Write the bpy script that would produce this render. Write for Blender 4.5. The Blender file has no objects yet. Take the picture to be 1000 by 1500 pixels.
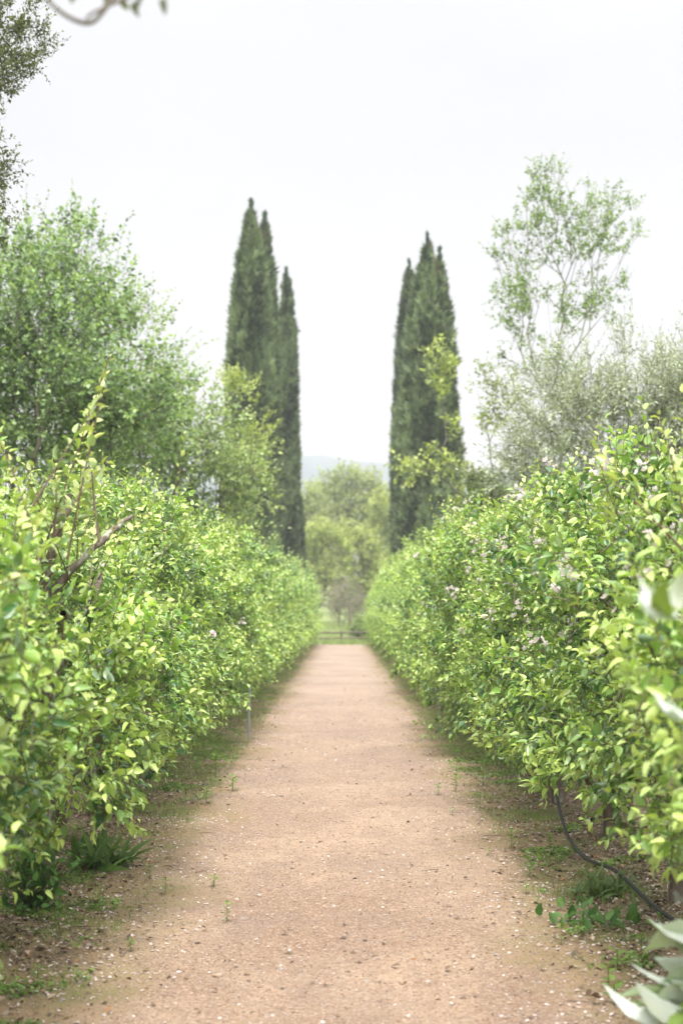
import bpy, math
import numpy as np
from mathutils import Vector

S = bpy.context.scene
COL = S.collection
RAD = math.radians

# ------------------------------------------------------------------ camera
PITCH = 3.85
CAM_Z = 1.5
cam_d = bpy.data.cameras.new("camera")
cam = bpy.data.objects.new("camera", cam_d)
COL.objects.link(cam)
cam.location = (0, 0, CAM_Z)
cam.rotation_euler = (RAD(90 + PITCH), 0, 0)
cam_d.sensor_fit = 'VERTICAL'
cam_d.sensor_height = 36
cam_d.sensor_width = 24
cam_d.lens = 50
cam_d.clip_start = 0.05
cam_d.clip_end = 5000
cam_d.dof.use_dof = True
cam_d.dof.focus_distance = 8.6
cam_d.dof.aperture_fstop = 2.5
S.camera = cam

# ------------------------------------------------------------------ world, sun, exposure
SUN_EL, SUN_AZ = 60.0, 183.0        # azimuth measured clockwise from +Y
w = bpy.data.worlds.new("World")
S.world = w
w.use_nodes = True
nt = w.node_tree
nt.nodes.clear()
def wn(t, **k):
    n = nt.nodes.new(t)
    for a, b in k.items():
        setattr(n, a, b)
    return n
out = wn('ShaderNodeOutputWorld'); bg = wn('ShaderNodeBackground')
bg.inputs['Strength'].default_value = 0.1
sky = wn('ShaderNodeTexSky', sky_type='NISHITA', sun_disc=False)
sky.sun_elevation = RAD(SUN_EL); sky.sun_rotation = RAD(SUN_AZ)
sky.dust_density = 6; sky.air_density = 1
tc = wn('ShaderNodeTexCoord'); sep = wn('ShaderNodeSeparateXYZ')
nt.links.new(tc.outputs['Generated'], sep.inputs[0])
rmp = wn('ShaderNodeValToRGB')
cr = rmp.color_ramp
cr.elements[0].position = 0.0; cr.elements[0].color = (0.232, 0.237, 0.258, 1)
cr.elements[1].position = 1.0; cr.elements[1].color = (1.45, 1.45, 1.45, 1)
for p, c in ((0.06, (0.250, 0.254, 0.268)), (0.14, (0.272, 0.273, 0.277)), (0.30, (0.272, 0.274, 0.280)), (0.42, (0.29, 0.292, 0.30)), (0.62, (0.95, .95, .96))):
    e = cr.elements.new(p); e.color = (*c, 1)
nt.links.new(sep.outputs['Z'], rmp.inputs[0])
# soft structure of the cloud layer
noi = wn('ShaderNodeTexNoise'); noi.inputs['Scale'].default_value = 2.2; noi.inputs['Detail'].default_value = 3
mp = wn('ShaderNodeMapping'); mp.inputs['Scale'].default_value = (1, 1, 3)
nt.links.new(tc.outputs['Generated'], mp.inputs[0]); nt.links.new(mp.outputs[0], noi.inputs['Vector'])
mr = wn('ShaderNodeMapRange'); mr.inputs[1].default_value = .3; mr.inputs[2].default_value = .7
mr.inputs[3].default_value = 15.7; mr.inputs[4].default_value = 18.2
nt.links.new(noi.outputs['Fac'], mr.inputs[0])
vm = wn('ShaderNodeVectorMath', operation='SCALE')
nt.links.new(rmp.outputs[0], vm.inputs[0]); nt.links.new(mr.outputs[0], vm.inputs['Scale'])
mx = wn('ShaderNodeMix', data_type='RGBA'); mx.inputs[0].default_value = 0.94
nt.links.new(sky.outputs[0], mx.inputs[6]); nt.links.new(vm.outputs[0], mx.inputs[7])
nt.links.new(mx.outputs[2], bg.inputs['Color']); nt.links.new(bg.outputs[0], out.inputs[0])

sl = bpy.data.lights.new("sun", 'SUN'); sl.energy = 2.6; sl.angle = RAD(12); sl.color = (1, .97, .91)
so = bpy.data.objects.new("sun", sl); COL.objects.link(so)
az, el = RAD(SUN_AZ), RAD(SUN_EL)
sdir = Vector((math.sin(az) * math.cos(el), math.cos(az) * math.cos(el), math.sin(el)))
so.rotation_euler = sdir.to_track_quat('Z', 'Y').to_euler()
so.location = (0, 0, 60)

S.view_settings.view_transform = 'Standard'
S.view_settings.look = 'None'
S.view_settings.gamma = 1
S.view_settings.use_curve_mapping = False
S.view_settings.exposure = 0.92

# ------------------------------------------------------------------ helpers
def W(px, py, Y):
    """world point for a spot of the 1000x1500 photograph at a chosen distance Y down the path"""
    f = 50 / 36 * 1500
    a = (px - 500) / f; b = (750 - py) / f
    c, s = math.cos(RAD(PITCH)), math.sin(RAD(PITCH))
    dy = c - b * s; dz = s + b * c
    k = Y / dy
    return np.array((a * k, Y, CAM_Z + dz * k))

def tag(o, label=None, cat=None, group=None, kind=None):
    if label: o['label'] = label
    if cat: o['category'] = cat
    if group: o['group'] = group
    if kind: o['kind'] = kind
    return o

def empty(name, loc=(0, 0, 0), rz=0):
    o = bpy.data.objects.new(name, None)
    COL.objects.link(o); o.location = loc; o.rotation_euler = (0, 0, rz)
    o.empty_display_size = .2
    return o

def copy_tree(o, parent=None):
    c = o.copy(); COL.objects.link(c)
    if parent: c.parent = parent
    for ch in list(o.children):
        copy_tree(ch, c)
    return c

class Acc:
    """collects vertices / faces / per-vertex colours and links them as ONE mesh object"""
    def __init__(s): s.v = []; s.c = []; s.li = []; s.ln = []; s.n = 0
    def add(s, v, faces, col=(1, 1, 1)):
        """v (k,3); faces: list of int arrays (m,3) or (m,4)"""
        v = np.asarray(v, dtype=np.float32).reshape(-1, 3)
        c = np.asarray(col, dtype=np.float32)
        if c.ndim == 1: c = np.broadcast_to(c, (len(v), 3))
        s.v.append(v); s.c.append(c)
        for f in faces:
            f = np.asarray(f, dtype=np.int64)
            if f.size == 0: continue
            s.li.append((f + s.n).ravel()); s.ln.append(np.full(len(f), f.shape[1]))
        s.n += len(v)
    def inst(s, tmpl, P, F, sc, col):
        """stamp a template (verts, facelists) at P with frames F (m,3,3 columns x,y,z) and scale"""
        tv, tf = tmpl
        m = len(P)
        if m == 0: return
        sc = np.asarray(sc, dtype=np.float64)
        if sc.ndim == 0: sc = np.full(m, float(sc))
        V = np.einsum('mij,kj->mki', F, tv) * sc[:, None, None] + P[:, None, :]
        k = len(tv)
        off = (np.arange(m) * k)[:, None, None]
        fs = [(np.asarray(f)[None] + off).reshape(-1, np.asarray(f).shape[1]) for f in tf]
        col = np.asarray(col)
        if col.ndim == 1: col = np.broadcast_to(col, (m, 3))
        C = np.repeat(col, k, axis=0)
        s.add(V.reshape(-1, 3), fs, C)
    def build(s, name, m, parent=None, smooth=True):
        me = bpy.data.meshes.new(name)
        if s.n:
            v = np.concatenate(s.v); c = np.concatenate(s.c)
            li = np.concatenate(s.li).astype(np.int32); ln = np.concatenate(s.ln).astype(np.int32)
            ls = np.concatenate(([0], np.cumsum(ln)[:-1])).astype(np.int32)
            me.vertices.add(len(v)); me.vertices.foreach_set('co', v.ravel())
            me.loops.add(len(li)); me.loops.foreach_set('vertex_index', li)
            me.polygons.add(len(ln)); me.polygons.foreach_set('loop_start', ls)
            try: me.polygons.foreach_set('loop_total', ln)
            except Exception: pass
            me.polygons.foreach_set('use_smooth', np.full(len(ln), smooth))
            a = me.color_attributes.new('Col', 'FLOAT_COLOR', 'POINT')
            a.data.foreach_set('color', np.concatenate([c, np.ones((len(c), 1), np.float32)], 1).astype(np.float32).ravel())
            me.update(calc_edges=True); me.validate()
        if m: me.materials.append(m)
        o = bpy.data.objects.new(name, me); COL.objects.link(o)
        if parent: o.parent = parent
        return o

def nrm(a): return a / np.maximum(np.linalg.norm(a, axis=-1, keepdims=True), 1e-9)

def frames(Y, up, rng, jit=.3):
    """columns x,y,z: y along the leaf, z towards up"""
    Y = nrm(Y)
    u = up + rng.normal(0, jit, Y.shape)
    Z = nrm(u - (u * Y).sum(-1, keepdims=True) * Y)
    X = np.cross(Y, Z)
    return np.stack([X, Y, Z], axis=-1)

def tubes(acc, pts, rad, sides=4, col=(1, 1, 1)):
    """pts (m,k,3), rad (m,k)"""
    m, k, _ = pts.shape
    T = np.empty_like(pts)
    T[:, 1:-1] = pts[:, 2:] - pts[:, :-2]; T[:, 0] = pts[:, 1] - pts[:, 0]; T[:, -1] = pts[:, -1] - pts[:, -2]
    T = nrm(T)
    main = nrm(pts[:, -1] - pts[:, 0])
    ref = np.where(np.abs(main[:, 2:3]) > .8, np.array([[1., 0, 0]]), np.array([[0, 0, 1.]]))[:, None, :]
    A = nrm(np.cross(T, ref)); B = np.cross(T, A)
    an = np.arange(sides) / sides * 2 * np.pi
    R = pts[:, :, None, :] + rad[:, :, None, None] * (A[:, :, None, :] * np.cos(an)[None, None, :, None] + B[:, :, None, :] * np.sin(an)[None, None, :, None])
    i = np.arange(k - 1)[:, None]; j = np.arange(sides)[None]
    q = np.stack([i * sides + j, i * sides + (j + 1) % sides, (i + 1) * sides + (j + 1) % sides, (i + 1) * sides + j], -1).reshape(-1, 4)
    q = (q[None] + (np.arange(m) * k * sides)[:, None, None]).reshape(-1, 4)
    acc.add(R.reshape(-1, 3), [q], col)

class SinN:
    """cheap smooth 3-D noise: a sum of random plane waves, about -1..1"""
    def __init__(s, seed, freq, n=14):
        r = np.random.default_rng(seed)
        s.k = nrm(r.normal(size=(n, 3))) * freq * r.uniform(.6, 1.6, (n, 1)) * 2 * np.pi; s.p = r.uniform(0, 6.28, n); s.n = n
    def __call__(s, P):
        return np.sin(P @ s.k.T + s.p).sum(-1) / math.sqrt(s.n / 2) * .6

def grow(root, targets, step, rng, lift=.15, lenpen=.45, wob=.10, dirpen=1.2):
    """joins every target to the growing skeleton; returns polylines with per-point radii weights"""
    nodes = [np.array(p, float) for p in root]; par = [i - 1 for i in range(len(root))]
    ln = [0.]
    for i in range(1, len(root)): ln.append(ln[-1] + np.linalg.norm(nodes[i] - nodes[i - 1]))
    order = np.argsort(np.linalg.norm(targets - nodes[-1], axis=1))
    paths = [list(range(len(root)))]
    for t in order:
        T = targets[t]
        N = np.array(nodes)
        cost = np.linalg.norm(N - T, axis=1) + lenpen * np.array(ln) + dirpen * np.maximum(0, N[:, 2] - T[2])
        cost[:max(1, int(len(root) * .35))] += 5
        a = int(np.argmin(cost)); D = np.linalg.norm(N[a] - T)
        n = max(2, int(D / step))
        ctrl = (N[a] + T) / 2 + rng.normal(0, wob, 3) * D + np.array((0, 0, lift * D))
        path = [a]; prev = a
        for i in range(1, n + 1):
            s = i / n
            p = (1 - s) ** 2 * N[a] + 2 * s * (1 - s) * ctrl + s * s * T
            if i < n: p = p + rng.normal(0, .04, 3) * step
            nodes.append(p); par.append(prev); ln.append(ln[prev] + D / n); prev = len(nodes) - 1; path.append(prev)
        paths.append(path)
    cnt = np.zeros(len(nodes))
    haschild = np.zeros(len(nodes), bool)
    for i, p in enumerate(par):
        if p >= 0: haschild[p] = True
    for i in range(len(nodes) - 1, -1, -1):
        if not haschild[i]: cnt[i] += 1
        if par[i] >= 0: cnt[par[i]] += cnt[i]
    return np.array(nodes), paths, cnt

def skeleton_mesh(acc, nodes, paths, cnt, r0, power, col, sides=6, rmax=None, rmin=0):
    for pi, p in enumerate(paths):
        pts = nodes[p]; c = cnt[p].copy()
        if pi and len(c) > 1: c[0] = c[1]
        r = np.maximum(r0 * c ** power, rmin)
        if rmax: r = np.minimum(r, rmax)
        if pi == 0: r[0] *= 1.35
        s = sides if r[0] > .02 else 4
        tubes(acc, pts[None], r[None], s, col)

def spline(ctrl, n):
    c = np.array(ctrl, float); k = len(c); out = []
    for i in range(k - 1):
        p0, p1, p2, p3 = c[max(i - 1, 0)], c[i], c[i + 1], c[min(i + 2, k - 1)]
        for s in np.linspace(0, 1, n, endpoint=False):
            out.append(.5 * ((2 * p1) + (-p0 + p2) * s + (2 * p0 - 5 * p1 + 4 * p2 - p3) * s * s + (-p0 + 3 * p1 - 3 * p2 + p3) * s ** 3))
    out.append(c[-1]); return np.array(out)

# ---- leaf templates (length 1 along +y, top side +z)
def leaf_template(width=.56, droop=.25, fold=.10, curl=0.0, stalk=.16):
    t = np.array([0, .12, .36, .64, .85, 1.0]); hw = np.array([0, .62, 1, .86, .45, 0]) * width / 2
    y = stalk + t * (1 - stalk)
    z = -droop * t ** 2 + curl * np.sin(t * 3.1) * .12
    C = np.stack([np.zeros(6), y, z], 1)
    Lf = np.stack([-hw[1:5], y[1:5], z[1:5] + fold * hw[1:5] / (width / 2) * .8], 1)
    Rt = np.stack([hw[1:5], y[1:5], z[1:5] + fold * hw[1:5] / (width / 2) * .8 * (1 - curl)], 1)
    v = np.concatenate([C, Lf, Rt, [[0.012, 0, 0], [-.012, 0, 0]]])
    tri = [[0, 11 - 1, 1][::1]]
    tri = [[0, 10, 1], [0, 1, 6], [5, 4, 13], [5, 9, 4], [14, 0, 15]]
    quad = []
    for i in range(1, 4):
        quad.append([i, 9 + i, 10 + i, i + 1]); quad.append([i, i + 1, 6 + i, 5 + i])
    return v, [np.array(tri), np.array(quad)]
LEAVES = [leaf_template(.50, .22, .14), leaf_template(.42, .42, .18, .5), leaf_template(.56, .1, .20, -.3), leaf_template(.40, .65, .14), leaf_template(.36, .3, .26)]
def small_leaf(width=.5, droop=.12):
    v = np.array([[0, 0, 0], [width / 2, .5, .05], [0, 1, -droop], [-width / 2, .5, .05], [0, .5, -.02]])
    return v, [np.array([[0, 1, 4], [4, 1, 2], [0, 4, 3], [4, 2, 3]])]
LOD = [small_leaf(.6, .2), small_leaf(.5, .35)]
def tiny_leaf(width=.5):
    v = np.array([[0, 0, 0], [width / 2, .45, .04], [0, 1, -.1], [-width / 2, .45, .04]])
    return v, [np.array([[0, 1, 2, 3]])]
TINY = [tiny_leaf(.62), tiny_leaf(.75)]
NARROW = [tiny_leaf(.28), tiny_leaf(.34)]

def shoots(leaf_acc, stem_acc, P, D, L, n, size, rng, tmpl, pal, bend=(0, 0, .15), spread=.9, up_j=.6, stem_r=.003,
           stem_col=(.22, .20, .10), flat=0.0, size_tip=.55, t0=.12, shift=None):
    """P,D (m,3), L (m,) : leafy shoots; pal = (young, mid, old) colours"""
    m = len(P)
    if m == 0: return
    L = np.broadcast_to(L, (m,)).astype(float)
    D = nrm(D)
    bend = np.asarray(bend, float) + rng.normal(0, .12, (m, 3))
    def at(t): return P[:, None] + D[:, None] * (L[:, None] * t)[..., None] + bend[:, None] * (L[:, None] * t * t)[..., None]
    t = (np.arange(n) + .5) / n * (1 - t0) + t0
    t = t[None] + rng.uniform(-.3, .3, (m, n)) / n
    t = np.clip(t, 0.02, 1.0)
    pos = at(t)
    tan = nrm(D[:, None] + 2 * bend[:, None] * t[..., None])
    ref = np.array([0.31, .17, .93]); A = nrm(np.cross(tan, ref)); B = np.cross(tan, A)
    ph = rng.uniform(0, 6.28, (m, 1)) + np.arange(n)[None] * 2.399 + rng.normal(0, .25, (m, n))
    radial = A * np.cos(ph)[..., None] + B * np.sin(ph)[..., None]
    if flat: radial[..., 2] *= (1 - flat)
    k = (1 - t * .75)[..., None]
    Ydir = tan * (1.15 - k * spread) + radial * (spread * (0.35 + .65 * k)) + rng.normal(0, .18, (m, n, 3))
    Ydir[..., 2] -= .18 * k[..., 0]
    F = frames(Ydir.reshape(-1, 3), np.array([0, -.05, 1.]), rng, up_j)
    sc = size * (1 - (1 - size_tip) * t ** 2) * rng.uniform(.55, 1.35, (m, n))
    sc = sc * (0.6 + .4 * np.clip(t / .25, 0, 1))
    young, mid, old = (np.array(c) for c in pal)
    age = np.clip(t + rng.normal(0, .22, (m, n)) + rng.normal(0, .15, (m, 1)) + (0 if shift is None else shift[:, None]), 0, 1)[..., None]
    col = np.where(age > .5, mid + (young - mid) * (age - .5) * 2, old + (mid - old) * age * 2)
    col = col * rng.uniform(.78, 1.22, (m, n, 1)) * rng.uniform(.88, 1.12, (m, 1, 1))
    pos = pos.reshape(-1, 3); sc = sc.ravel(); col = col.reshape(-1, 3)
    ch = rng.integers(0, len(tmpl), len(pos))
    for i, tm in enumerate(tmpl):
        q = ch == i
        leaf_acc.inst(tm, pos[q], F[q], sc[q], col[q])
    if stem_acc is not None:
        tt = np.linspace(0, 1, 4)[None].repeat(m, 0)
        tubes(stem_acc, at(tt), stem_r * (1.1 - .8 * tt), 3, stem_col)

# ------------------------------------------------------------------ materials
def mat(name):
    m = bpy.data.materials.new(name); m.use_nodes = True
    n = m.node_tree; n.nodes.clear()
    return m, n
def N(n, t, **k):
    o = n.nodes.new(t)
    for a, b in k.items():
        if a == 'ins':
            for i, v in b.items(): o.inputs[i].default_value = v
        else: setattr(o, a, b)
    return o
def attr_leaf(name, rough=.42, trans=.38, under=(.42, .50, .36), under_mix=.55, tint=(1.25, 1.25, .55), vary=.25, spec=.5):
    m, n = mat(name); L = n.links.new
    at = N(n, 'ShaderNodeAttribute', attribute_name='Col')
    geo = N(n, 'ShaderNodeNewGeometry'); tcn = N(n, 'ShaderNodeTexCoord')
    no = N(n, 'ShaderNodeTexNoise', ins={'Scale': 3.0, 'Detail': 3.0}); L(tcn.outputs['Object'], no.inputs['Vector'])
    mr = N(n, 'ShaderNodeMapRange', ins={1: .3, 2: .7, 3: 1 - vary, 4: 1 + vary}); L(no.outputs['Fac'], mr.inputs[0])
    sc = N(n, 'ShaderNodeVectorMath', operation='SCALE'); L(at.outputs['Color'], sc.inputs[0]); L(mr.outputs[0], sc.inputs['Scale'])
    um = N(n, 'ShaderNodeMix', data_type='RGBA'); um.inputs[7].default_value = (*under, 1)
    mu = N(n, 'ShaderNodeMath', operation='MULTIPLY', ins={1: under_mix}); L(geo.outputs['Backfacing'], mu.inputs[0])
    L(mu.outputs[0], um.inputs[0]); L(sc.outputs[0], um.inputs[6])
    b = N(n, 'ShaderNodeBsdfPrincipled', ins={'Roughness': rough, 'Specular IOR Level': spec}); L(um.outputs[2], b.inputs['Base Color'])
    tr = N(n, 'ShaderNodeBsdfTranslucent')
    ti = N(n, 'ShaderNodeVectorMath', operation='MULTIPLY'); ti.inputs[1].default_value = tint
    L(sc.outputs[0], ti.inputs[0]); L(ti.outputs[0], tr.inputs['Color'])
    ms = N(n, 'ShaderNodeMixShader', ins={0: trans}); L(b.outputs[0], ms.inputs[1]); L(tr.outputs[0], ms.inputs[2])
    o = N(n, 'ShaderNodeOutputMaterial'); L(ms.outputs[0], o.inputs[0])
    return m
def bark_mat(name, c1, c2, c3=None, scale=14, stretch=.35, bump=.5, rough=.9):
    m, n = mat(name); L = n.links.new
    tcn = N(n, 'ShaderNodeTexCoord'); mpn = N(n, 'ShaderNodeMapping'); mpn.inputs['Scale'].default_value = (1, 1, stretch)
    L(tcn.outputs['Object'], mpn.inputs[0])
    no = N(n, 'ShaderNodeTexNoise', ins={'Scale': scale, 'Detail': 6.0, 'Roughness': .65}); L(mpn.outputs[0], no.inputs['Vector'])
    r = N(n, 'ShaderNodeValToRGB'); r.color_ramp.elements[0].position = .35; r.color_ramp.elements[1].position = .68
    r.color_ramp.elements[0].color = (*c1, 1); r.color_ramp.elements[1].color = (*c2, 1); L(no.outputs['Fac'], r.inputs[0])
    last = r.outputs[0]
    if c3:      # lichen blotches
        n2 = N(n, 'ShaderNodeTexNoise', ins={'Scale': scale * .45, 'Detail': 5.0}); L(tcn.outputs['Object'], n2.inputs['Vector'])
        r2 = N(n, 'ShaderNodeMapRange', ins={1: .52, 2: .62, 3: 0, 4: .85}); L(n2.outputs['Fac'], r2.inputs[0])
        x = N(n, 'ShaderNodeMix', data_type='RGBA'); x.inputs[7].default_value = (*c3, 1); L(r2.outputs[0], x.inputs[0]); L(last, x.inputs[6]); last = x.outputs[2]
    b = N(n, 'ShaderNodeBsdfPrincipled', ins={'Roughness': rough}); L(last, b.inputs['Base Color'])
    bp = N(n, 'ShaderNodeBump', ins={'Strength': bump, 'Distance': .02}); L(no.outputs['Fac'], bp.inputs['Height']); L(bp.outputs[0], b.inputs['Normal'])
    o = N(n, 'ShaderNodeOutputMaterial'); L(b.outputs[0], o.inputs[0])
    return m
def attr_plain(name, rough=.8, vary=.2, scale=8):
    m, n = mat(name); L = n.links.new
    at = N(n, 'ShaderNodeAttribute', attribute_name='Col'); tcn = N(n, 'ShaderNodeTexCoord')
    no = N(n, 'ShaderNodeTexNoise', ins={'Scale': scale, 'Detail': 4.0}); L(tcn.outputs['Object'], no.inputs['Vector'])
    mr = N(n, 'ShaderNodeMapRange', ins={1: .3, 2: .7, 3: 1 - vary, 4: 1 + vary}); L(no.outputs['Fac'], mr.inputs[0])
    sc = N(n, 'ShaderNodeVectorMath', operation='SCALE'); L(at.outputs['Color'], sc.inputs[0]); L(mr.outputs[0], sc.inputs['Scale'])
    b = N(n, 'ShaderNodeBsdfPrincipled', ins={'Roughness': rough}); L(sc.outputs[0], b.inputs['Base Color'])
    o = N(n, 'ShaderNodeOutputMaterial'); L(b.outputs[0], o.inputs[0])
    return m

M_APPLE = attr_leaf('apple_leaf', .33, .22, (.46, .57, .36), .30, (1.1, 1.25, .4), .3, .7)
M_TREE = attr_leaf('tree_leaf', .55, .35, (.30, .38, .25), .4, (1.15, 1.2, .6))
M_OLIVE = attr_leaf('olive_leaf', .5, .2, (.50, .53, .45), .7, (1.1, 1.15, .7))
M_CYP = attr_leaf('cypress_spray', .75, .12, (.10, .12, .08), .2, (1, 1, .8), .3, .2)
M_SILVER = attr_leaf('woolly_leaf', .55, .25, (.74, .78, .74), .93, (1.1, 1.2, .6), .15)
M_PETAL = attr_leaf('petal', .6, .3, (.8, .76, .76), .5, (1, 1, 1), .08)
M_BARK = bark_mat('apple_bark', (.075, .05, .035), (.20, .16, .125), (.34, .35, .27), 26)
M_GBARK = bark_mat('grey_bark', (.09, .075, .06), (.24, .21, .175), None, 9)
M_TWIG = attr_plain('twig')
M_LITTER = attr_plain('litter', .85)
M_WOOD = bark_mat('weathered_wood', (.10, .08, .06), (.24, .20, .16), None, 6)

# ------------------------------------------------------------------ ground
def smooth(a, b, x):
    t = np.clip((x - a) / (b - a), 0, 1); return t * t * (3 - 2 * t)
_n1 = SinN(11, .45); _n2 = SinN(12, 1.6); _n3 = SinN(13, .02)
def H(x, y):
    x = np.asarray(x, float); y = np.asarray(y, float)
    P = np.stack([x, y, np.zeros_like(x)], -1)
    ax = np.abs(x)
    m = smooth(.9, 1.5, ax)
    h = .003 * _n1(P) * (1 - m) + m * (.018 * _n1(P) + .010 * _n2(P)) + .05 * smooth(1.3, 1.8, ax) * (1 - smooth(1.9, 2.8, ax))
    h = h + 6.0 * smooth(64, 220, y) + .4 * smooth(70, 120, y) * _n3(P)
    return h

def earth_nodes(n):
    """one shared soil / path / turf colouring, driven by world position, so that the path and the ground meet softly"""
    L = n.links.new
    geo = N(n, 'ShaderNodeNewGeometry'); P = geo.outputs['Position']
    sp = N(n, 'ShaderNodeSeparateXYZ'); L(P, sp.inputs[0])
    def noise(scale, det=4, rough=.55, vec=None, dist=0):
        q = N(n, 'ShaderNodeTexNoise', ins={'Scale': scale, 'Detail': float(det), 'Roughness': rough, 'Distortion': dist}); L(vec or P, q.inputs['Vector']); return q.outputs['Fac']
    def mrange(v, a, b, c=0., d=1.):
        q = N(n, 'ShaderNodeMapRange', ins={1: a, 2: b, 3: c, 4: d}); L(v, q.inputs[0]); return q.outputs[0]
    def math_(op, a, b=None):
        q = N(n, 'ShaderNodeMath', operation=op)
        if isinstance(a, (int, float)): q.inputs[0].default_value = a
        else: L(a, q.inputs[0])
        if b is not None:
            if isinstance(b, (int, float)): q.inputs[1].default_value = b
            else: L(b, q.inputs[1])
        return q.outputs[0]
    def mixc(f, a, b):
        q = N(n, 'ShaderNodeMix', data_type='RGBA')
        if isinstance(f, (int, float)): q.inputs[0].default_value = f
        else: L(f, q.inputs[0])
        for i, v in ((6, a), (7, b)):
            if isinstance(v, tuple): q.inputs[i].default_value = (*v, 1)
            else: L(v, q.inputs[i])
        return q.outputs[2]
    ax = math_('ABSOLUTE', sp.outputs['X'])
    wob = math_('ADD', ax, mrange(noise(.9, 5, .7), .3, .7, -.34, .34))
    wob2 = math_('ADD', ax, mrange(noise(3.1, 5, .7), .3, .7, -.3, .3))
    # path: crushed reddish granite dust
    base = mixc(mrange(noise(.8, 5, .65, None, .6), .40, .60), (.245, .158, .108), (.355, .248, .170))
    mp_ = N(n, 'ShaderNodeMapping'); mp_.inputs['Scale'].default_value = (1.6, .55, 1); L(P, mp_.inputs[0])
    base = mixc(mrange(noise(2.2, 5, .65, mp_.outputs[0], .4), .46, .64, 0, .65), base, (.235, .155, .118))
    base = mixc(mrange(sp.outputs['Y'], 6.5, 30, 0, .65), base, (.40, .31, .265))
    grain = noise(70, 4, .8)
    base = mixc(mrange(grain, .50, .60, 0, .65), base, (.50, .40, .31))
    base = mixc(mrange(noise(48, 5, .85), .52, .62, 0, .8), base, (.14, .088, .06))
    base = mixc(mrange(noise(11, 4, .7), .50, .66, 0, .45), base, (.19, .13, .095))
    base = mixc(mrange(noise(.55, 3, .6, None, .5), .50, .62, 0, .35), base, (.22, .16, .13))
    vo = N(n, 'ShaderNodeTexVoronoi', ins={'Scale': 42.0, 'Randomness': 1.0}); L(P, vo.inputs['Vector'])
    base = mixc(mrange(vo.outputs['Distance'], .10, .17, .6, 0), base, (.46, .37, .30))
    # tan, slightly mossy margin
    marg = mixc(mrange(noise(4, 5, .7), .42, .62), (.29, .20, .115), (.20, .155, .075))
    marg = mixc(mrange(noise(1.7, 4, .7), .45, .62, 0, .6), marg, (.20, .20, .075))
    marg = mixc(mrange(noise(55, 4, .75), .55, .72, 0, .7), marg, (.10, .065, .04))
    marg = mixc(mrange(grain, .60, .72, 0, .5), marg, (.36, .28, .20))
    col = mixc(mrange(wob, .72, 1.18), base, marg)
    # litter-covered soil under the trees
    soil = mixc(mrange(noise(38, 5, .8), .44, .58), (.085, .06, .042), (.30, .22, .16))
    soil = mixc(mrange(noise(2.3, 4, .7), .44, .62, 0, .6), soil, (.15, .165, .06))
    soil = mixc(mrange(noise(70, 2, .6), .62, .72, 0, .7), soil, (.33, .25, .18))
    col = mixc(mrange(wob2, 1.12, 1.62), col, soil)
    # turf beyond the rows
    turf = mixc(mrange(noise(.9, 5, .7), .38, .64), (.20, .26, .085), (.30, .34, .15))
    turf = mixc(mrange(noise(25, 4, .8), .45, .7, 0, .6), turf, (.07, .10, .03))
    col = mixc(mrange(wob2, 2.4, 3.2), col, turf)
    far = math_('ADD', sp.outputs['Y'], mrange(noise(.8, 4), .3, .7, -1.2, 1.2))
    col = mixc(mrange(far, 57.6, 58.6), col, turf)
    hgt = math_('ADD', math_('MULTIPLY', noise(45, 6, .75), 1.0), math_('MULTIPLY', noise(160, 3, .7), .5))
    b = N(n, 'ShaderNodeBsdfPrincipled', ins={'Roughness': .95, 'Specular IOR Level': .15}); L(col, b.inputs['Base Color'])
    bp = N(n, 'ShaderNodeBump', ins={'Strength': .7, 'Distance': .012}); L(hgt, bp.inputs['Height']); L(bp.outputs[0], b.inputs['Normal'])
    o = N(n, 'ShaderNodeOutputMaterial'); L(b.outputs[0], o.inputs[0])

M_EARTH, _n = mat('earth'); earth_nodes(_n)

def grid(name, xs, ys, zf, m, edge=None):
    X, Y = np.meshgrid(xs, ys)
    if edge is not None: X = X * edge(Y)
    Z = zf(X, Y)
    nx = len(xs); ny = len(ys)
    i = np.arange(ny - 1)[:, None] * nx + np.arange(nx - 1)[None]
    q = np.stack([i, i + 1, i + 1 + nx, i + nx], -1).reshape(-1, 4)
    a = Acc(); a.add(np.stack([X, Y, Z], -1), [q]); return a.build(name, m)
xs = np.unique(np.concatenate([np.linspace(-900, -60, 12), np.linspace(-60, -5, 16), np.arange(-5, 5.01, .125), np.linspace(5, 60, 16), np.linspace(60, 900, 12)]))
ys = np.unique(np.concatenate([np.linspace(-300, -8, 8), np.arange(-8, 75, .25), np.arange(75, 240, 4), np.linspace(240, 1400, 20)]))
tag(grid('ground', xs, ys, H, M_EARTH), kind='structure')
_e = SinN(21, .35); _e2 = SinN(22, 1.3)
def pedge(Y):
    P = np.stack([Y * 0, Y, Y * 0], -1)
    return 1.12 + .05 * _e(P) + .025 * _e2(P)
tag(grid('path', np.linspace(-1, 1, 33), np.arange(-6, 58.2, .125), lambda x, y: H(x, y) + .005, M_EARTH, pedge), kind='structure')

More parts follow.
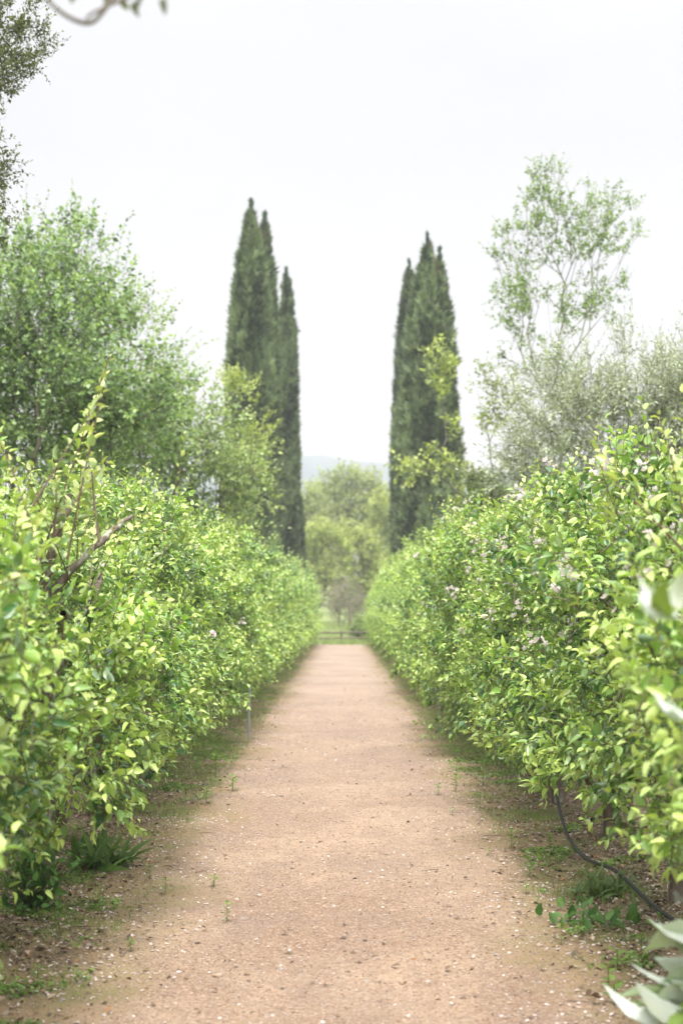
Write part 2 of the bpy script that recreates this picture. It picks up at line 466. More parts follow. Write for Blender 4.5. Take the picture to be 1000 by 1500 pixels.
# ------------------------------------------------------------------ far hills
M_HILL, n = mat('wooded_hillside'); L = n.links.new
tcn = N(n, 'ShaderNodeTexCoord'); no = N(n, 'ShaderNodeTexNoise', ins={'Scale': .03, 'Detail': 8.0, 'Roughness': .7}); L(tcn.outputs['Object'], no.inputs['Vector'])
r = N(n, 'ShaderNodeValToRGB'); r.color_ramp.elements[0].position = .4; r.color_ramp.elements[1].position = .62
r.color_ramp.elements[0].color = (.06, .085, .10, 1); r.color_ramp.elements[1].color = (.10, .13, .13, 1)
L(no.outputs['Fac'], r.inputs[0]); b = N(n, 'ShaderNodeBsdfPrincipled', ins={'Roughness': 1.0}); L(r.outputs[0], b.inputs['Base Color'])
o = N(n, 'ShaderNodeOutputMaterial'); L(b.outputs[0], o.inputs[0])
_h1 = SinN(31, .0035); _h2 = SinN(32, .012)
def hillz(x, y):
    P = np.stack([x, y, x * 0], -1)
    ridge = np.exp(-((y - 760) / 150) ** 2)
    lat = .62 + .38 * np.exp(-((x - 10) / 170) ** 2) + .10 * _h1(P)
    return 2 + 74 * ridge * lat + 4 * _h2(P) * ridge
tag(grid('hills', np.linspace(-850, 850, 90), np.linspace(380, 1150, 50), hillz, M_HILL), kind='structure')

# ------------------------------------------------------------------ apple trees of the two rows
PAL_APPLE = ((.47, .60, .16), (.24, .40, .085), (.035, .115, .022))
PAL_APPLE2 = ((.52, .56, .19), (.34, .43, .13), (.13, .22, .06))

def apple_tree(seed, near=True, extra=(), gap=None, skirt=.43, limbs=(), bloom=0, length=1.05, h0=2.3, lean=0.0, dens=1.0):
    """local frame: +x faces the path, y along the row. parts: trunk, branches, crown, blossom"""
    rng = np.random.default_rng(seed)
    root = empty('apple_tree')
    # skeleton
    zc, rz, rx = (h0 + .40) / 2, (h0 - .40) / 2, .58
    base = np.array([[0, 0, -.05], [rng.normal(0, .03), lean * .3, .22], [rng.normal(0, .05), lean * .7, .5], [rng.normal(0, .06), lean, .8]])
    T = rng.uniform(-1, 1, (90, 3)); T[:, 0] *= .42; T[:, 1] *= length * .95; T[:, 2] = zc + T[:, 2] * rz * .85
    T = T[T[:, 2] > .45]
    nodes, paths, cnt = grow(base, T, .14, rng, lift=.05, wob=.22, dirpen=.5)
    tr = Acc(); rr = np.array([.078, .058, .054, .05]) * rng.uniform(.9, 1.15)
    bp = np.array([base[0] + (base[1] - base[0]) * t for t in (0, .3, .6)] + [base[1]] + [(base[1] + base[2]) / 2 + rng.normal(0, .01, 3), base[2], (base[2] + base[3]) / 2 + rng.normal(0, .012, 3), base[3]])
    rd = np.interp(np.linspace(0, 1, 8), [0, .2, .6, 1], rr) * rng.uniform(.92, 1.1, 8)
    tubes(tr, bp[None], rd[None], 10); tr.build('trunk', M_BARK, root)
    br = Acc(); skeleton_mesh(br, nodes, paths[1:], cnt, .0042, .52, (1, 1, 1), 6, rmax=.05)
    for lp, lr in limbs:
        q_ = spline(lp, 6); q_ = q_ + rng.normal(0, .008, q_.shape)
        tubes(br, q_[None], (np.linspace(lr, lr * .45, len(q_)) * rng.uniform(.85, 1.2, len(q_)))[None], 8)
    br.build('branches', M_BARK, root)
    # shoots over the outside of the crown
    lv = Acc(); st = lv
    m = int((1250 if near else 620) * dens)
    u = nrm(rng.normal(size=(m * 3, 3)) * np.array((1.25, .9, 1)))
    e = .68
    q = np.sign(u) * np.abs(u) ** e
    q = q / np.maximum(np.abs(q).max(1, keepdims=True), .75) * 1.0
    rad = 1 - np.abs(rng.normal(0, .20, (len(u), 1)))
    rad = np.clip(rad, .15, 1.02)
    cn = SinN(seed + 500, .9); cn2 = SinN(seed + 501, 2.6)
    P = np.stack([q[:, 0] * rx, q[:, 1] * length, q[:, 2] * rz], 1) * rad
    P[:, 2] += zc
    # belly: the middle leans out over the path, the skirt draws back
    prof = np.interp(P[:, 2], [.3, .55, .95, 1.5, h0 - .3, h0], [.45, .86, 1.08, 1.0, .82, .62])
    P[:, 0] *= prof
    bump = 1 + .20 * cn(P) + .07 * cn2(P * .6)
    P[:, 0] *= bump; P[:, 2] = zc + (P[:, 2] - zc) * (1 + .075 * cn(P + 9))
    keep = (cn2(P) + .5 * cn(P + 4)) > rng.uniform(-1.15, .25, len(P))
    keep &= P[:, 2] > skirt + .13 * cn(P * 1.3)
    keep &= (P[:, 0] > -.1) | (rng.random(len(P)) < .6)      # leaner on the side away from the path
    if gap is not None:
        for p0, p1, gr_ in gap:       # open hollows in the crown where the old wood shows
            ax_ = p1 - p0; tt_ = np.clip(((P - p0) @ ax_) / (ax_ @ ax_), 0, 1)
            gd = np.linalg.norm(P - (p0 + tt_[:, None] * ax_), axis=1)
            keep &= (gd > gr_) | (rng.random(len(P)) < .04)
    K = int((150 if near else 112) * dens); per = 8 if near else 6
    Pc = P[keep]
    c0 = np.array((0, 0, zc))
    def outward(P):
        out = P - c0; out = out / np.array((rx ** 1.2, length ** 2 * 1.3, rz * 1.1))
        return nrm(out)
    # thin the clump centres so that they stand apart, the outermost ones first
    sel = []
    for p in Pc[:1400]:
        if all(((p - q_) ** 2).sum() > .031 for q_ in sel): sel.append(p)
        if len(sel) >= K: break
    Pc = np.array(sel)
    push = rng.uniform(-.12, .12, (len(Pc), 1)) + (rng.random((len(Pc), 1)) < .12) * .14
    oc = outward(Pc)
    Pc = Pc + oc * push
    Dc = oc * .8 + np.array((0, 0, .4)) + rng.normal(0, .3, Pc.shape)
    P = np.repeat(Pc, per, 0) + rng.normal(0, .055, (len(Pc) * per, 3))
    D = nrm(np.repeat(Dc, per, 0)) + rng.normal(0, .55, P.shape)
    low = P[:, 2] < .85
    D[low, 2] -= .45
    Ls = rng.uniform(.13, .30, len(P)) * np.where(rng.random(len(P)) < .12, 1.5, 1) * (1 + .5 * (P[:, 2] > h0 - .35) * rng.random(len(P)))
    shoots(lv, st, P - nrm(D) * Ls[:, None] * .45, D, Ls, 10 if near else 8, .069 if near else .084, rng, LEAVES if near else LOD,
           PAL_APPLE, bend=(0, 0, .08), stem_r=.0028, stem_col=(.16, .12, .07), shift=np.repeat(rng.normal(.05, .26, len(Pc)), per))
    # upright water shoots above the top
    nw = 28 if near else 20
    P2 = np.stack([rng.uniform(-.35, .4, nw), rng.uniform(-length, length, nw), np.full(nw, h0 - .25)], 1)
    D2 = np.stack([rng.normal(.10, .40, nw), rng.normal(0, .42, nw), np.ones(nw)], 1)
    shoots(lv, st, P2, D2, rng.uniform(.22, .50, nw) * np.where(rng.random(nw) < .25, 1.5, 1), 15, .066, rng, LEAVES if near else LOD, PAL_APPLE2, bend=(0, 0, 0), spread=.75, stem_r=.004, stem_col=(.20, .13, .09))
    for (p, d, l, nl, sz) in extra:
        shoots(lv, st, np.array([p], float), np.array([d], float), np.array([l]), nl, sz, rng, LEAVES, PAL_APPLE2, bend=(0, 0, .02), spread=.8, stem_r=.0055, stem_col=(.18, .11, .08))
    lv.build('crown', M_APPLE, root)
    if bloom:
        bl = Acc()
        k = rng.integers(0, len(P), bloom * 4)
        C = P[k]; ok = (C[:, 0] > .15) & (C[:, 2] > 1.2); C = C[ok][:bloom]
        for c in C:
            c = c + np.array((.10, 0, .07)) + rng.normal(0, .03, 3)
            nf = rng.integers(3, 7)
            for _ in range(nf):
                blossom(bl, c + rng.normal(0, .022, 3), nrm(np.array((.5, -.5, .6)) + rng.normal(0, .4, 3)), rng)
        bl.build('blossom', M_PETAL, root)
    return root

PET_T = (np.array([[0, 0, 0], [.36, .5, .10], [.26, .95, .2], [-.26, .95, .2], [-.36, .5, .10], [0, .6, .02]]), [np.array([[0, 1, 5], [1, 2, 5], [2, 3, 5], [3, 4, 5], [4, 0, 5]])])
def blossom(acc, c, nn, rng, size=.019):
    a = nrm(np.cross(nn, np.array((.3, .8, .1)))); b_ = np.cross(nn, a)
    th = np.arange(5) * 1.2566 + rng.uniform(0, 6)
    Yd = a * np.cos(th)[:, None] + b_ * np.sin(th)[:, None] + nn * rng.uniform(.1, .5)
    F = frames(Yd, np.broadcast_to(nn, (5, 3)), rng, .1)
    pk = rng.uniform(0, 1)
    acc.inst(PET_T, np.repeat(c[None], 5, 0), F, size, np.array((.84, .78 - .12 * pk, .78 - .08 * pk)))

ORD = ['nearest', 'second', 'third', 'fourth', 'fifth', 'sixth', 'seventh', 'eighth', 'ninth', 'tenth', 'eleventh', 'twelfth', 'thirteenth', 'fourteenth', 'fifteenth',
       'sixteenth', 'seventeenth', 'eighteenth', 'nineteenth', 'twentieth', 'twenty-first', 'twenty-second', 'twenty-third', 'twenty-fourth', 'twenty-fifth', 'twenty-sixth',
       'twenty-seventh', 'twenty-eighth', 'twenty-ninth', 'thirtieth']
ROWX, SP, Y0 = 1.72, 1.9, 3.4
def row_height(y, side): return float(np.interp(y, [3, 6, 10, 20, 40, 50, 57], [1.80, 1.85, 2.12, 2.36, 2.60, 2.50, 2.15])) - (.10 * smooth(25, 50, y) if side > 0 else .10 * (1 - smooth(6, 9, y))) + .12 * math.sin(y * 1.9 + side) + .10 * math.sin(y * .83 + 2 * side)
def loc_extra(side, i, px, py, Y, d, l, n, sz):
    """shoot given by its tip spot -> local frame of tree i"""
    tip = W(px, py, Y); y = Y0 + SP * i
    if side < 0: lp = (tip[0] + ROWX, tip[1] - y, tip[2]); ld = d
    else: lp = (ROWX - tip[0], y - tip[1], tip[2]); ld = d
    dd = np.array(ld, float) / np.linalg.norm(ld)
    return (tuple(np.array(lp) - dd * l), ld, l, n, sz)
LEFT_X = {1: [loc_extra(-1, 1, 152, 572, 5.9, (.30, .15, 1), .85, 40, .066), loc_extra(-1, 1, 140, 622, 5.8, (.15, .1, 1), .6, 28, .066), loc_extra(-1, 1, 162, 650, 6.0, (.5, .1, 1), .5, 24, .066), loc_extra(-1, 1, 100, 660, 5.8, (.1, .1, 1), .4, 22, .064), loc_extra(-1, 1, 142, 600, 5.7, (.5, .3, 1), .5, 30, .07), loc_extra(-1, 1, 125, 640, 5.9, (-.2, .3, 1), .5, 28, .068), loc_extra(-1, 1, 40, 670, 5.6, (-.2, .3, 1), .5, 28, .068), loc_extra(-1, 1, 60, 850, 3.9, (.9, .1, .35), .5, 14, .075)],
          3: [loc_extra(-1, 3, 180, 680, 9.0, (.3, .2, 1), .55, 22, .062)]}
RIGHT_X = {1: [loc_extra(1, 1, 968, 600, 5.4, (.2, .1, 1), .7, 30, .068), loc_extra(1, 1, 995, 640, 5.3, (.1, .1, 1), .6, 26, .068), loc_extra(1, 1, 925, 668, 5.5, (.4, .1, 1), .5, 24, .068), loc_extra(1, 1, 870, 690, 5.0, (.6, .1, .6), .5, 14, .075)],
           5: [loc_extra(1, 5, 722, 648, 11.5, (.7, .4, .8), .9, 16, .06), loc_extra(1, 5, 640, 745, 13.0, (.8, .1, .5), .5, 14, .062)],
           4: [loc_extra(1, 4, 700, 755, 10.5, (.8, .1, .6), .7, 14, .06)]}
def hollow(side, i, px, py, Ya, Yb, r):
    y = Y0 + SP * i; o_ = []
    for Y in (Ya, Yb):
        q_ = W(px, py, Y)
        o_.append(np.array((q_[0] + ROWX, q_[1] - y, q_[2]) if side < 0 else (ROWX - q_[0], y - q_[1], q_[2])))
    return (o_[0], o_[1], r)
HL = ((85, 830, 5.3, 8.0, .20), (45, 905, 5.0, 7.4, .15), (130, 800, 5.8, 8.3, .12), (20, 800, 5.0, 7.0, .13), (60, 1110, 5.3, 7.2, .12), (260, 880, 8.2, 11.2, .16))
HR = ((890, 950, 5.6, 8.0, .17), (830, 905, 6.6, 9.3, .15), (975, 1190, 5.2, 7.2, .16), (740, 860, 8.5, 11, .15), (860, 1090, 6.3, 8.3, .13), (640, 905, 12, 15, .2))
GAPL = {i: [hollow(-1, i, *h_) for h_ in HL] for i in range(0, 6)}
GAPR = {i: [hollow(1, i, *h_) for h_ in HR] for i in range(0, 7)}
LIMB = [([(.0, 0, .6), (.12, -.25, 1.0), (.15, -.45, 1.5), (.3, -.6, 2.0)], .045), ([(.1, -.2, 1.0), (.25, .1, 1.4), (.3, .5, 1.75)], .032), ([(.0, -.1, .9), (.25, -.7, 1.2), (.4, -1.2, 1.45)], .034), ([(.15, -.45, 1.5), (.4, -.3, 1.8), (.5, .1, 1.95)], .022)]
fars = {}
NT = 29
for side in (-1, 1):
    for i in range(NT):
        y = Y0 + SP * i
        sname = 'left' if side < 0 else 'right'
        hh = row_height(y, side)
        if i < 9:
            X = (LEFT_X if side < 0 else RIGHT_X).get(i, ())
            G = (GAPL if side < 0 else GAPR).get(i)
            t = apple_tree(100 + i * 2 + (side > 0), True, X, G, skirt=(.64 if (side < 0 and i == 2) or (side > 0 and i in (0, 1, 2)) else .52) if i < 4 else .38, limbs=LIMB if (side < 0 and i == 2) else (), bloom=(34 if (side > 0 and i in (2, 3, 4)) else (10 if side > 0 else 3) if i > 0 else 0), h0=hh)
        else:
            v = (i * 3 + (side > 0) * 2) % 6
            if v not in fars:
                t = fars[v] = apple_tree(300 + v, False, h0=2.6, bloom=0, skirt=.26)
            else: t = copy_tree(fars[v])
            t.scale = (1, 1.0, hh / 2.6)
        rng = np.random.default_rng(900 + i * 2 + (side > 0))
        jx = rng.normal(0, .07 if i > 2 else .03) - .10 * smooth(25, 57, y)
        if side < 0 and i == 2: y += .28
        t.location = (side * (ROWX + jx) + (.07 if side < 0 and i == 2 else 0), y + rng.normal(0, .06) * (i > 8), float(H(side * ROWX, y)) - .02)
        t.rotation_euler = (0, 0, (0 if side < 0 else math.pi))
        where = (f'apple tree closest to the viewer in the {sname} hedge row' if i == 0 else
                 f'apple tree in the {sname} hedge row, {ORD[i]} counted from the near end' if i < NT - 1 else
                 f'apple tree ending the {sname} hedge row beside the lawn')
        tag(t, 'leafy ' + where, 'apple tree', f'trained apple trees in the {sname} row')

# ------------------------------------------------------------------ cypresses
def spray_template():
    v = []; f = []
    for k, (a, l, wd) in enumerate(((0, 1, .20), (.55, .75, .18), (-.55, .75, .18), (.2, .85, .16))):
        dx, dy = math.sin(a), math.cos(a)
        b0 = len(v); z = .12 * (k - 1)
        v += [[0, 0, 0], [dx * l * .5 + dy * wd / 2, dy * l * .5 - dx * wd / 2, z * .5], [dx * l, dy * l, z], [dx * l * .5 - dy * wd / 2, dy * l * .5 + dx * wd / 2, z * .5]]
        f.append([b0, b0 + 1, b0 + 2, b0 + 3])
    return np.array(v, float), [np.array(f)]
SPRAY = spray_template()
def cypress(seed, x, y, top, R, label, lobes=(), n=15000, brown=True):
    top -= .25
    rng = np.random.default_rng(seed)
    g = float(H(x, y)); Ht = top - g
    root = empty('cypress_tree', (x, y, g))
    tr = Acc()
    tubes(tr, np.array([[[0, 0, -.1], [0, 0, Ht * .3], [.03, 0, Ht * .6], [0, 0, Ht * .9]]]), np.array([[.26, .2, .12, .03]]), 10)
    tr.build('trunk', M_GBARK, root)
    ac = Acc()
    def prof(t): return np.clip(1 - np.clip(t, 0, 1) ** 3.6, 0, 1) ** .78 * np.interp(t, [0, .04, .12, .4, 1], [.55, .8, .95, 1, 1])
    parts_ = [(0, 0, Ht, R, 1.0)] + [(*l, ) for l in lobes]
    tot = sum(p[2] * p[3] for p in parts_)
    cn = SinN(seed, .5); cn2 = SinN(seed + 1, 1.4)
    for (lx, ly, lh, lr, z0) in parts_:
        z0 = 0 if z0 == 1.0 else z0
        m = int(n * (lh - z0) * lr / tot)
        t = rng.random(m * 2); t = t[rng.random(len(t)) < .25 + .75 * prof(t)][:m]; m = len(t)
        th = rng.uniform(0, 2 * np.pi, m)
        z = z0 + t * (lh - z0)
        uz = np.stack([np.cos(th) * 1.0, np.sin(th) * 1.0, z * .32], 1)
        fl = cn(uz) ; fl2 = cn2(uz * np.array((1.6, 1.6, .9)))
        depth = np.clip(1 - np.abs(rng.normal(0, .10, m)) + (rng.random(m) < .06) * rng.uniform(0, .10, m), .5, 1.1)
        rr = lr * prof(t) * (1 + .13 * fl + .12 * fl2) * depth + .02 + (rng.random(m) < .03) * rng.uniform(0, .14, m)
        P = np.stack([lx + rr * np.cos(th), ly + rr * np.sin(th), z], 1)
        D = np.stack([np.cos(th) * .42, np.sin(th) * .42, np.full(m, 1.)], 1) + rng.normal(0, .30, (m, 3))
        up = np.stack([np.cos(th), np.sin(th), np.full(m, .35)], 1)
        F = frames(D, up, rng, .5)
        c1 = np.array((.026, .050, .022)); c2 = np.array((.25, .32, .165)); cb = np.array((.17, .14, .09))
        k = np.clip(.42 + .42 * fl2 + .25 * fl + rng.normal(0, .25, m), 0, 1)[:, None]
        col = c1 + (c2 - c1) * k
        if brown:
            bn = SinN(seed + 7, .33)(uz + 3)
            q = ((bn > 1.0) & (rng.random(m) < .4))[:, None]
            col = np.where(q, cb * rng.uniform(.7, 1.2, (m, 1)), col)
        ac.inst(SPRAY, P, F, rng.uniform(.22, .52, m) * np.where(t > .9, .8, 1), col)
        # dense inner mass of the crown
        k_ = 26; tt = np.linspace(0, .985, 40); an = np.arange(k_) / k_ * 2 * np.pi
        Z = z0 + tt * (lh - z0)
        RR = (lr * .86 * prof(tt))[:, None] * np.ones((1, k_)) * (1 + .10 * cn(np.stack([np.cos(an)[None] * np.ones((40, 1)), np.sin(an)[None] * np.ones((40, 1)), Z[:, None] * .32 * np.ones((1, k_))], -1)))
        V = np.stack([lx + RR * np.cos(an), ly + RR * np.sin(an), Z[:, None] * np.ones((1, k_))], -1)
        i = np.arange(39)[:, None] * k_; j = np.arange(k_)[None]
        ac.add(V.reshape(-1, 3), [np.stack([i + j, i + (j + 1) % k_, i + k_ + (j + 1) % k_, i + k_ + j], -1).reshape(-1, 4)], (.03, .042, .025))
        # pointed leader
        kk = 60; t2 = rng.random(kk)
        P = np.stack([lx + rng.normal(0, .07, kk) * (1.1 - t2), ly + rng.normal(0, .07, kk) * (1.1 - t2), lh - .9 + t2 ** .8 * 1.45], 1)
        ac.inst(SPRAY, P, frames(np.stack([rng.normal(0, .2, kk), rng.normal(0, .2, kk), np.ones(kk)], 1), np.array((0., -1, 0)), rng, .6), rng.uniform(.15, .32, kk), c1 * 1.6)
    ac.build('crown', M_CYP, root)
    tag(root, label, 'cypress tree', 'tall cypresses beyond the rows')
    return root
def ctop(px, py, Y): return W(px, py, Y)[2]
def cx(px, Y): return (px - 500) / 2083.3 * Y
cypress(41, cx(365, 60), 60, ctop(362, 305, 60), .93, 'tallest dark green cypress, leftmost of the left cypress group', lobes=[(-.35, .1, 9.5, .75, .5)], n=22000)
cypress(42, cx(386, 62), 62, ctop(380, 322, 62), .60, 'narrow pointed cypress tucked between the tallest cypress and the shorter one', n=12000)
cypress(43, cx(418, 73), 73, ctop(413, 402, 73), .50, 'shorter twin-tipped cypress on the right side of the left group', lobes=[(.16, .1, ctop(419, 412, 73) - .6, .42, .3)], n=14000)
cypress(44, cx(431, 80), 80, ctop(431, 700, 80), .42, 'low narrow cypress just showing right of the left group', n=6000)
cypress(45, cx(628, 60), 60, ctop(632, 352, 60), 1.12, 'broad dark cypress with blunt double tip, largest of the right pair', lobes=[(.50, .1, ctop(647, 385, 60), .78, .3), (-.35, -.1, 11, .95, .3)], n=24000)
cypress(46, cx(600, 72), 72, ctop(606, 390, 72), .82, 'slender pointed cypress behind the broad one, left of the right pair', n=13000)

# ------------------------------------------------------------------ broadleaf trees
def cloud(rng, blobs, n, seed, shell=.35, thr=-.4, freq=.35):
    """targets inside a union of ellipsoids (cx,cy,cz,rx,ry,rz[,weight]), clumpy"""
    out = []; cn = SinN(seed, freq)
    ws = np.array([(b[6] if len(b) > 6 else 1) * (b[3] * b[4] * b[5]) ** (2 / 3) for b in blobs]); ws = ws / ws.sum()
    for b, w_ in zip(blobs, ws):
        m = int(n * w_) * 3
        u = nrm(rng.normal(size=(m, 3))); r = rng.random((m, 1)) ** shell
        P = u * r * np.array(b[3:6]) * (1 + .22 * cn(u * 2 + b[0])[:, None]) + np.array(b[:3])
        P = P[cn(P) > thr + rng.uniform(-.4, .4, len(P))]
        out.append(P[:int(n * w_)])
    return np.concatenate(out)

def tree(name, seed, base, blobs, n, label, cat, pal, m_leaf, tmpl, per=3, L=(.3, .6), nl=8, size=.07, r0=.008, power=.5, trunk_h=1.2,
         thr=-.4, shell=.35, freq=.35, step=.35, bend=(0, 0, .05), sides=7, group=None, bark=None, multi=1, lift=.15, spread=.9, rmax=.3, updir=.5, wob=.10, twig=.0028, lenpen=.45):
    rng = np.random.default_rng(seed)
    base = np.array((base[0], base[1], float(H(base[0], base[1])) - .03))
    root = empty(name, tuple(base))
    T = cloud(rng, blobs, n, seed, shell, thr, freq) - base
    T = T[T[:, 2] > .3]
    br = Acc(); tr = Acc()
    pts = [np.array((0, 0, 0.)), np.array((rng.normal(0, .04), 0, trunk_h * .35)), np.array((rng.normal(0, .08), rng.normal(0, .08), trunk_h * .7)), np.array((rng.normal(0, .1), rng.normal(0, .1), trunk_h))]
    nodes, paths, cnt = grow(pts, T, step, rng, lift=lift, wob=wob, lenpen=lenpen)
    skeleton_mesh(tr, nodes, paths[:1], cnt, r0, power, (1, 1, 1), 10, rmax=rmax)
    skeleton_mesh(br, nodes, paths[1:], cnt, r0, power, (1, 1, 1), sides, rmax=rmax)
    tr.build('trunk', bark or M_GBARK, root); br.build('branches', bark or M_GBARK, root)
    lv = Acc(); st = lv
    P = np.repeat(T, per, 0) + rng.normal(0, L[0] * .35, (len(T) * per, 3))
    c0 = T.mean(0)
    D = nrm(P - c0) * .6 + np.array((0, 0, updir)) + rng.normal(0, .5, P.shape)
    shoots(lv, st, P, D, rng.uniform(L[0], L[1], len(P)), nl, size, rng, tmpl, pal, bend=bend, stem_r=twig, stem_col=(.15, .15, .09), spread=spread)
    lv.build('crown', m_leaf, root)
    tag(root, label, cat, group)
    return root

def blob(px, py, Y, rpx, rpy, ry=None, wgt=1):
    c = W(px, py, Y); s = Y / 2083.3
    return (c[0], c[1], c[2], rpx * s, (ry if ry else rpx * s), rpy * s, wgt)

PAL_G = ((.42, .50, .24), (.24, .33, .13), (.085, .14, .06))
PAL_GD = ((.40, .52, .25), (.19, .30, .12), (.045, .08, .035))
PAL_Y = ((.46, .51, .17), (.35, .41, .13), (.21, .27, .09))
PAL_P = ((.42, .47, .22), (.32, .37, .16), (.18, .23, .10))

tree('broadleaf_tree', 51, (-5.2, 24), [blob(75, 520, 24, 130, 170, 2.2), blob(150, 600, 23, 110, 160, 2), blob(-20, 560, 24, 120, 210, 2), blob(105, 420, 24.5, 85, 95, 1.2, .8), blob(10, 420, 24.5, 60, 80, 1.2, .7)],
     780, 'large dense green tree rising behind the left hedge at the left edge', 'tree', PAL_GD, M_TREE, TINY, per=4, L=(.3, .85), nl=11, size=.110, thr=-.02, r0=.005, freq=.42, group='trees behind the left row', shell=.45)
tree('broadleaf_tree', 52, (-3.6, 28), [blob(235, 640, 28, 105, 85, 1.8), blob(190, 560, 28, 70, 110, 1.5), blob(285, 680, 28, 85, 75, 1.5), blob(300, 745, 28, 70, 50, 1.3), blob(140, 700, 27, 90, 90, 1.5)],
     520, 'lower spreading green tree between the large left tree and the cypresses', 'tree', PAL_G, M_TREE, TINY, per=4, L=(.3, .85), nl=11, size=.105, thr=-.05, r0=.005, freq=.42, group='trees behind the left row')
tree('young_tree', 53, (-2.9, 36), [blob(352, 600, 36, 34, 50, .9), blob(345, 680, 36, 48, 60, 1.1), blob(350, 750, 36, 45, 50, 1.1), blob(385, 632, 36, 14, 12, .4, .8)],
     95, 'bright yellow-green young tree in front of the left cypresses', 'tree', PAL_Y, M_TREE, TINY, per=4, L=(.25, .5), nl=9, size=.12, thr=-.35, r0=.005)
tree('young_tree', 54, (2.9, 34), [blob(650, 560, 34, 17, 42, .5), blob(640, 515, 34, 10, 15, .3), blob(628, 683, 34, 40, 14, .7), blob(655, 640, 34, 22, 30, .5, .3), blob(690, 715, 34, 30, 30, .7)],
     50, 'bright yellow-green sapling in front of the broad right cypress', 'tree', PAL_Y, M_TREE, TINY, per=4, L=(.22, .5), nl=9, size=.13, thr=-.8, r0=.005, multi=1)
tree('airy_tree', 55, (4.5, 30), [blob(775, 370, 30, 50, 90, .9), blob(885, 350, 30, 58, 75, 1.0), blob(762, 450, 30, 42, 60, .8), blob(800, 285, 30, 36, 45, .6), blob(860, 440, 30, 60, 50, .9), blob(835, 330, 30, 50, 60, .8, .6), blob(800, 540, 30, 75, 45, 1., .4)],
     300, 'tall airy tree with sparse leaves and thin bare stems above the right hedge', 'tree', ((.32, .42, .14), (.20, .29, .09), (.10, .16, .06)), M_TREE, TINY, per=4, L=(.16, .36), nl=8, size=.078, thr=-.3, r0=.0030, power=.44, trunk_h=4.6, shell=.5, lift=.06, rmax=.05, wob=.035, lenpen=.75)
tree('slender_tree', 75, (3.55, 31), [blob(738, 600, 31, 45, 50, .7), blob(715, 560, 31, 28, 30, .5, .6)],
     45, 'thin pale sapling with few leaves between the broad cypress and the olive tree', 'tree', PAL_P, M_TREE, TINY, per=3, L=(.18, .38), nl=8, size=.10, thr=-.4, r0=.0042, power=.44, trunk_h=2.2, shell=.5, lift=.05, rmax=.05, wob=.035, lenpen=.6)
tree('olive_tree', 56, (4.0, 19), [blob(835, 640, 19, 100, 115, 1.1), blob(900, 600, 19, 85, 100, 1.0), blob(800, 690, 19, 70, 70, .9), blob(960, 650, 19, 70, 110, 1.)],
     270, 'grey-green olive tree with fine narrow leaves behind the right hedge', 'olive tree', ((.56, .60, .46), (.40, .44, .32), (.22, .26, .18)), M_OLIVE, NARROW, per=7, L=(.25, .6), nl=14, size=.085, thr=-.4, r0=.0026, group='olive trees', trunk_h=.9)
tree('olive_tree', 57, (5.4, 18), [blob(1035, 600, 18, 70, 120, 1.0), blob(1000, 690, 18, 50, 60, .9)],
     150, 'grey-green olive tree cut by the right edge of the picture', 'olive tree', ((.56, .60, .46), (.40, .44, .32), (.22, .26, .18)), M_OLIVE, NARROW, per=7, L=(.25, .6), nl=14, size=.085, thr=-.4, r0=.0026, group='olive trees', trunk_h=.9)
tree('evergreen_shrub', 58, (3.5, 30), [blob(720, 745, 30, 40, 40, .8), blob(700, 720, 30, 26, 26, .6), blob(760, 760, 30, 50, 50, .8)],
     110, 'dark olive-green shrub between the right hedge top and the broad cypress', 'shrub', ((.22, .27, .11), (.14, .18, .08), (.07, .09, .045)), M_TREE, TINY, per=6, L=(.2, .4), nl=10, size=.09, thr=-.9, r0=.006, trunk_h=.5)
tree('oak_tree', 59, (-5.4, 13.5), [blob(-25, 60, 12.5, 75, 95, .6), blob(30, 60, 12.5, 48, 55, .4), blob(0, 115, 12.5, 38, 38, .35), blob(-40, 280, 12.5, 55, 90, .6), blob(3, 245, 12.5, 22, 35, .3), blob(-90, 150, 13, 80, 180, 1.), blob(-10, 320, 12.5, 40, 30, .3, .5)],
     330, 'dark small-leaved oak reaching into the upper left corner', 'oak tree', ((.16, .17, .07), (.095, .11, .055), (.06, .065, .04)), M_TREE, [tiny_leaf(.6)], per=6, L=(.08, .2), nl=7, size=.045, thr=-.6, r0=.0028, twig=.0015, trunk_h=3, step=.25)

# far trees beyond the lawn
tree('round_tree', 61, (.3, 125), [blob(512, 742, 125, 56, 46, 3.2), blob(556, 758, 125, 36, 38, 2.6), blob(474, 768, 125, 28, 34, 2.2)],
     330, 'big round pale green tree in the gap beyond the end of the path', 'tree', PAL_P, M_TREE, TINY, per=8, L=(.7, 1.5), nl=9, size=.34, thr=-1.1, r0=.03, freq=.12, step=1.2, trunk_h=3, rmax=.5, group='far trees beyond the path', shell=.25)
tree('thicket_tree', 62, (-3.6, 110), [blob(450, 765, 110, 28, 44, 2.2), blob(452, 800, 110, 36, 45, 2.2)],
     150, 'pale green tree against the right side of the left cypresses, far off', 'tree', PAL_P, M_TREE, TINY, per=7, L=(.6, 1.2), nl=9, size=.28, thr=-1.0, r0=.02, freq=.15, step=1, trunk_h=2, rmax=.3, group='far trees beyond the path')
tree('thicket_tree', 63, (3.6, 105), [blob(562, 785, 105, 28, 55, 2.), blob(556, 835, 105, 30, 30, 2)],
     130, 'yellow-green far tree against the left side of the right cypresses', 'tree', PAL_Y, M_TREE, TINY, per=7, L=(.6, 1.2), nl=9, size=.26, thr=-1.0, r0=.02, freq=.15, step=1, trunk_h=2, rmax=.3, group='far trees beyond the path')
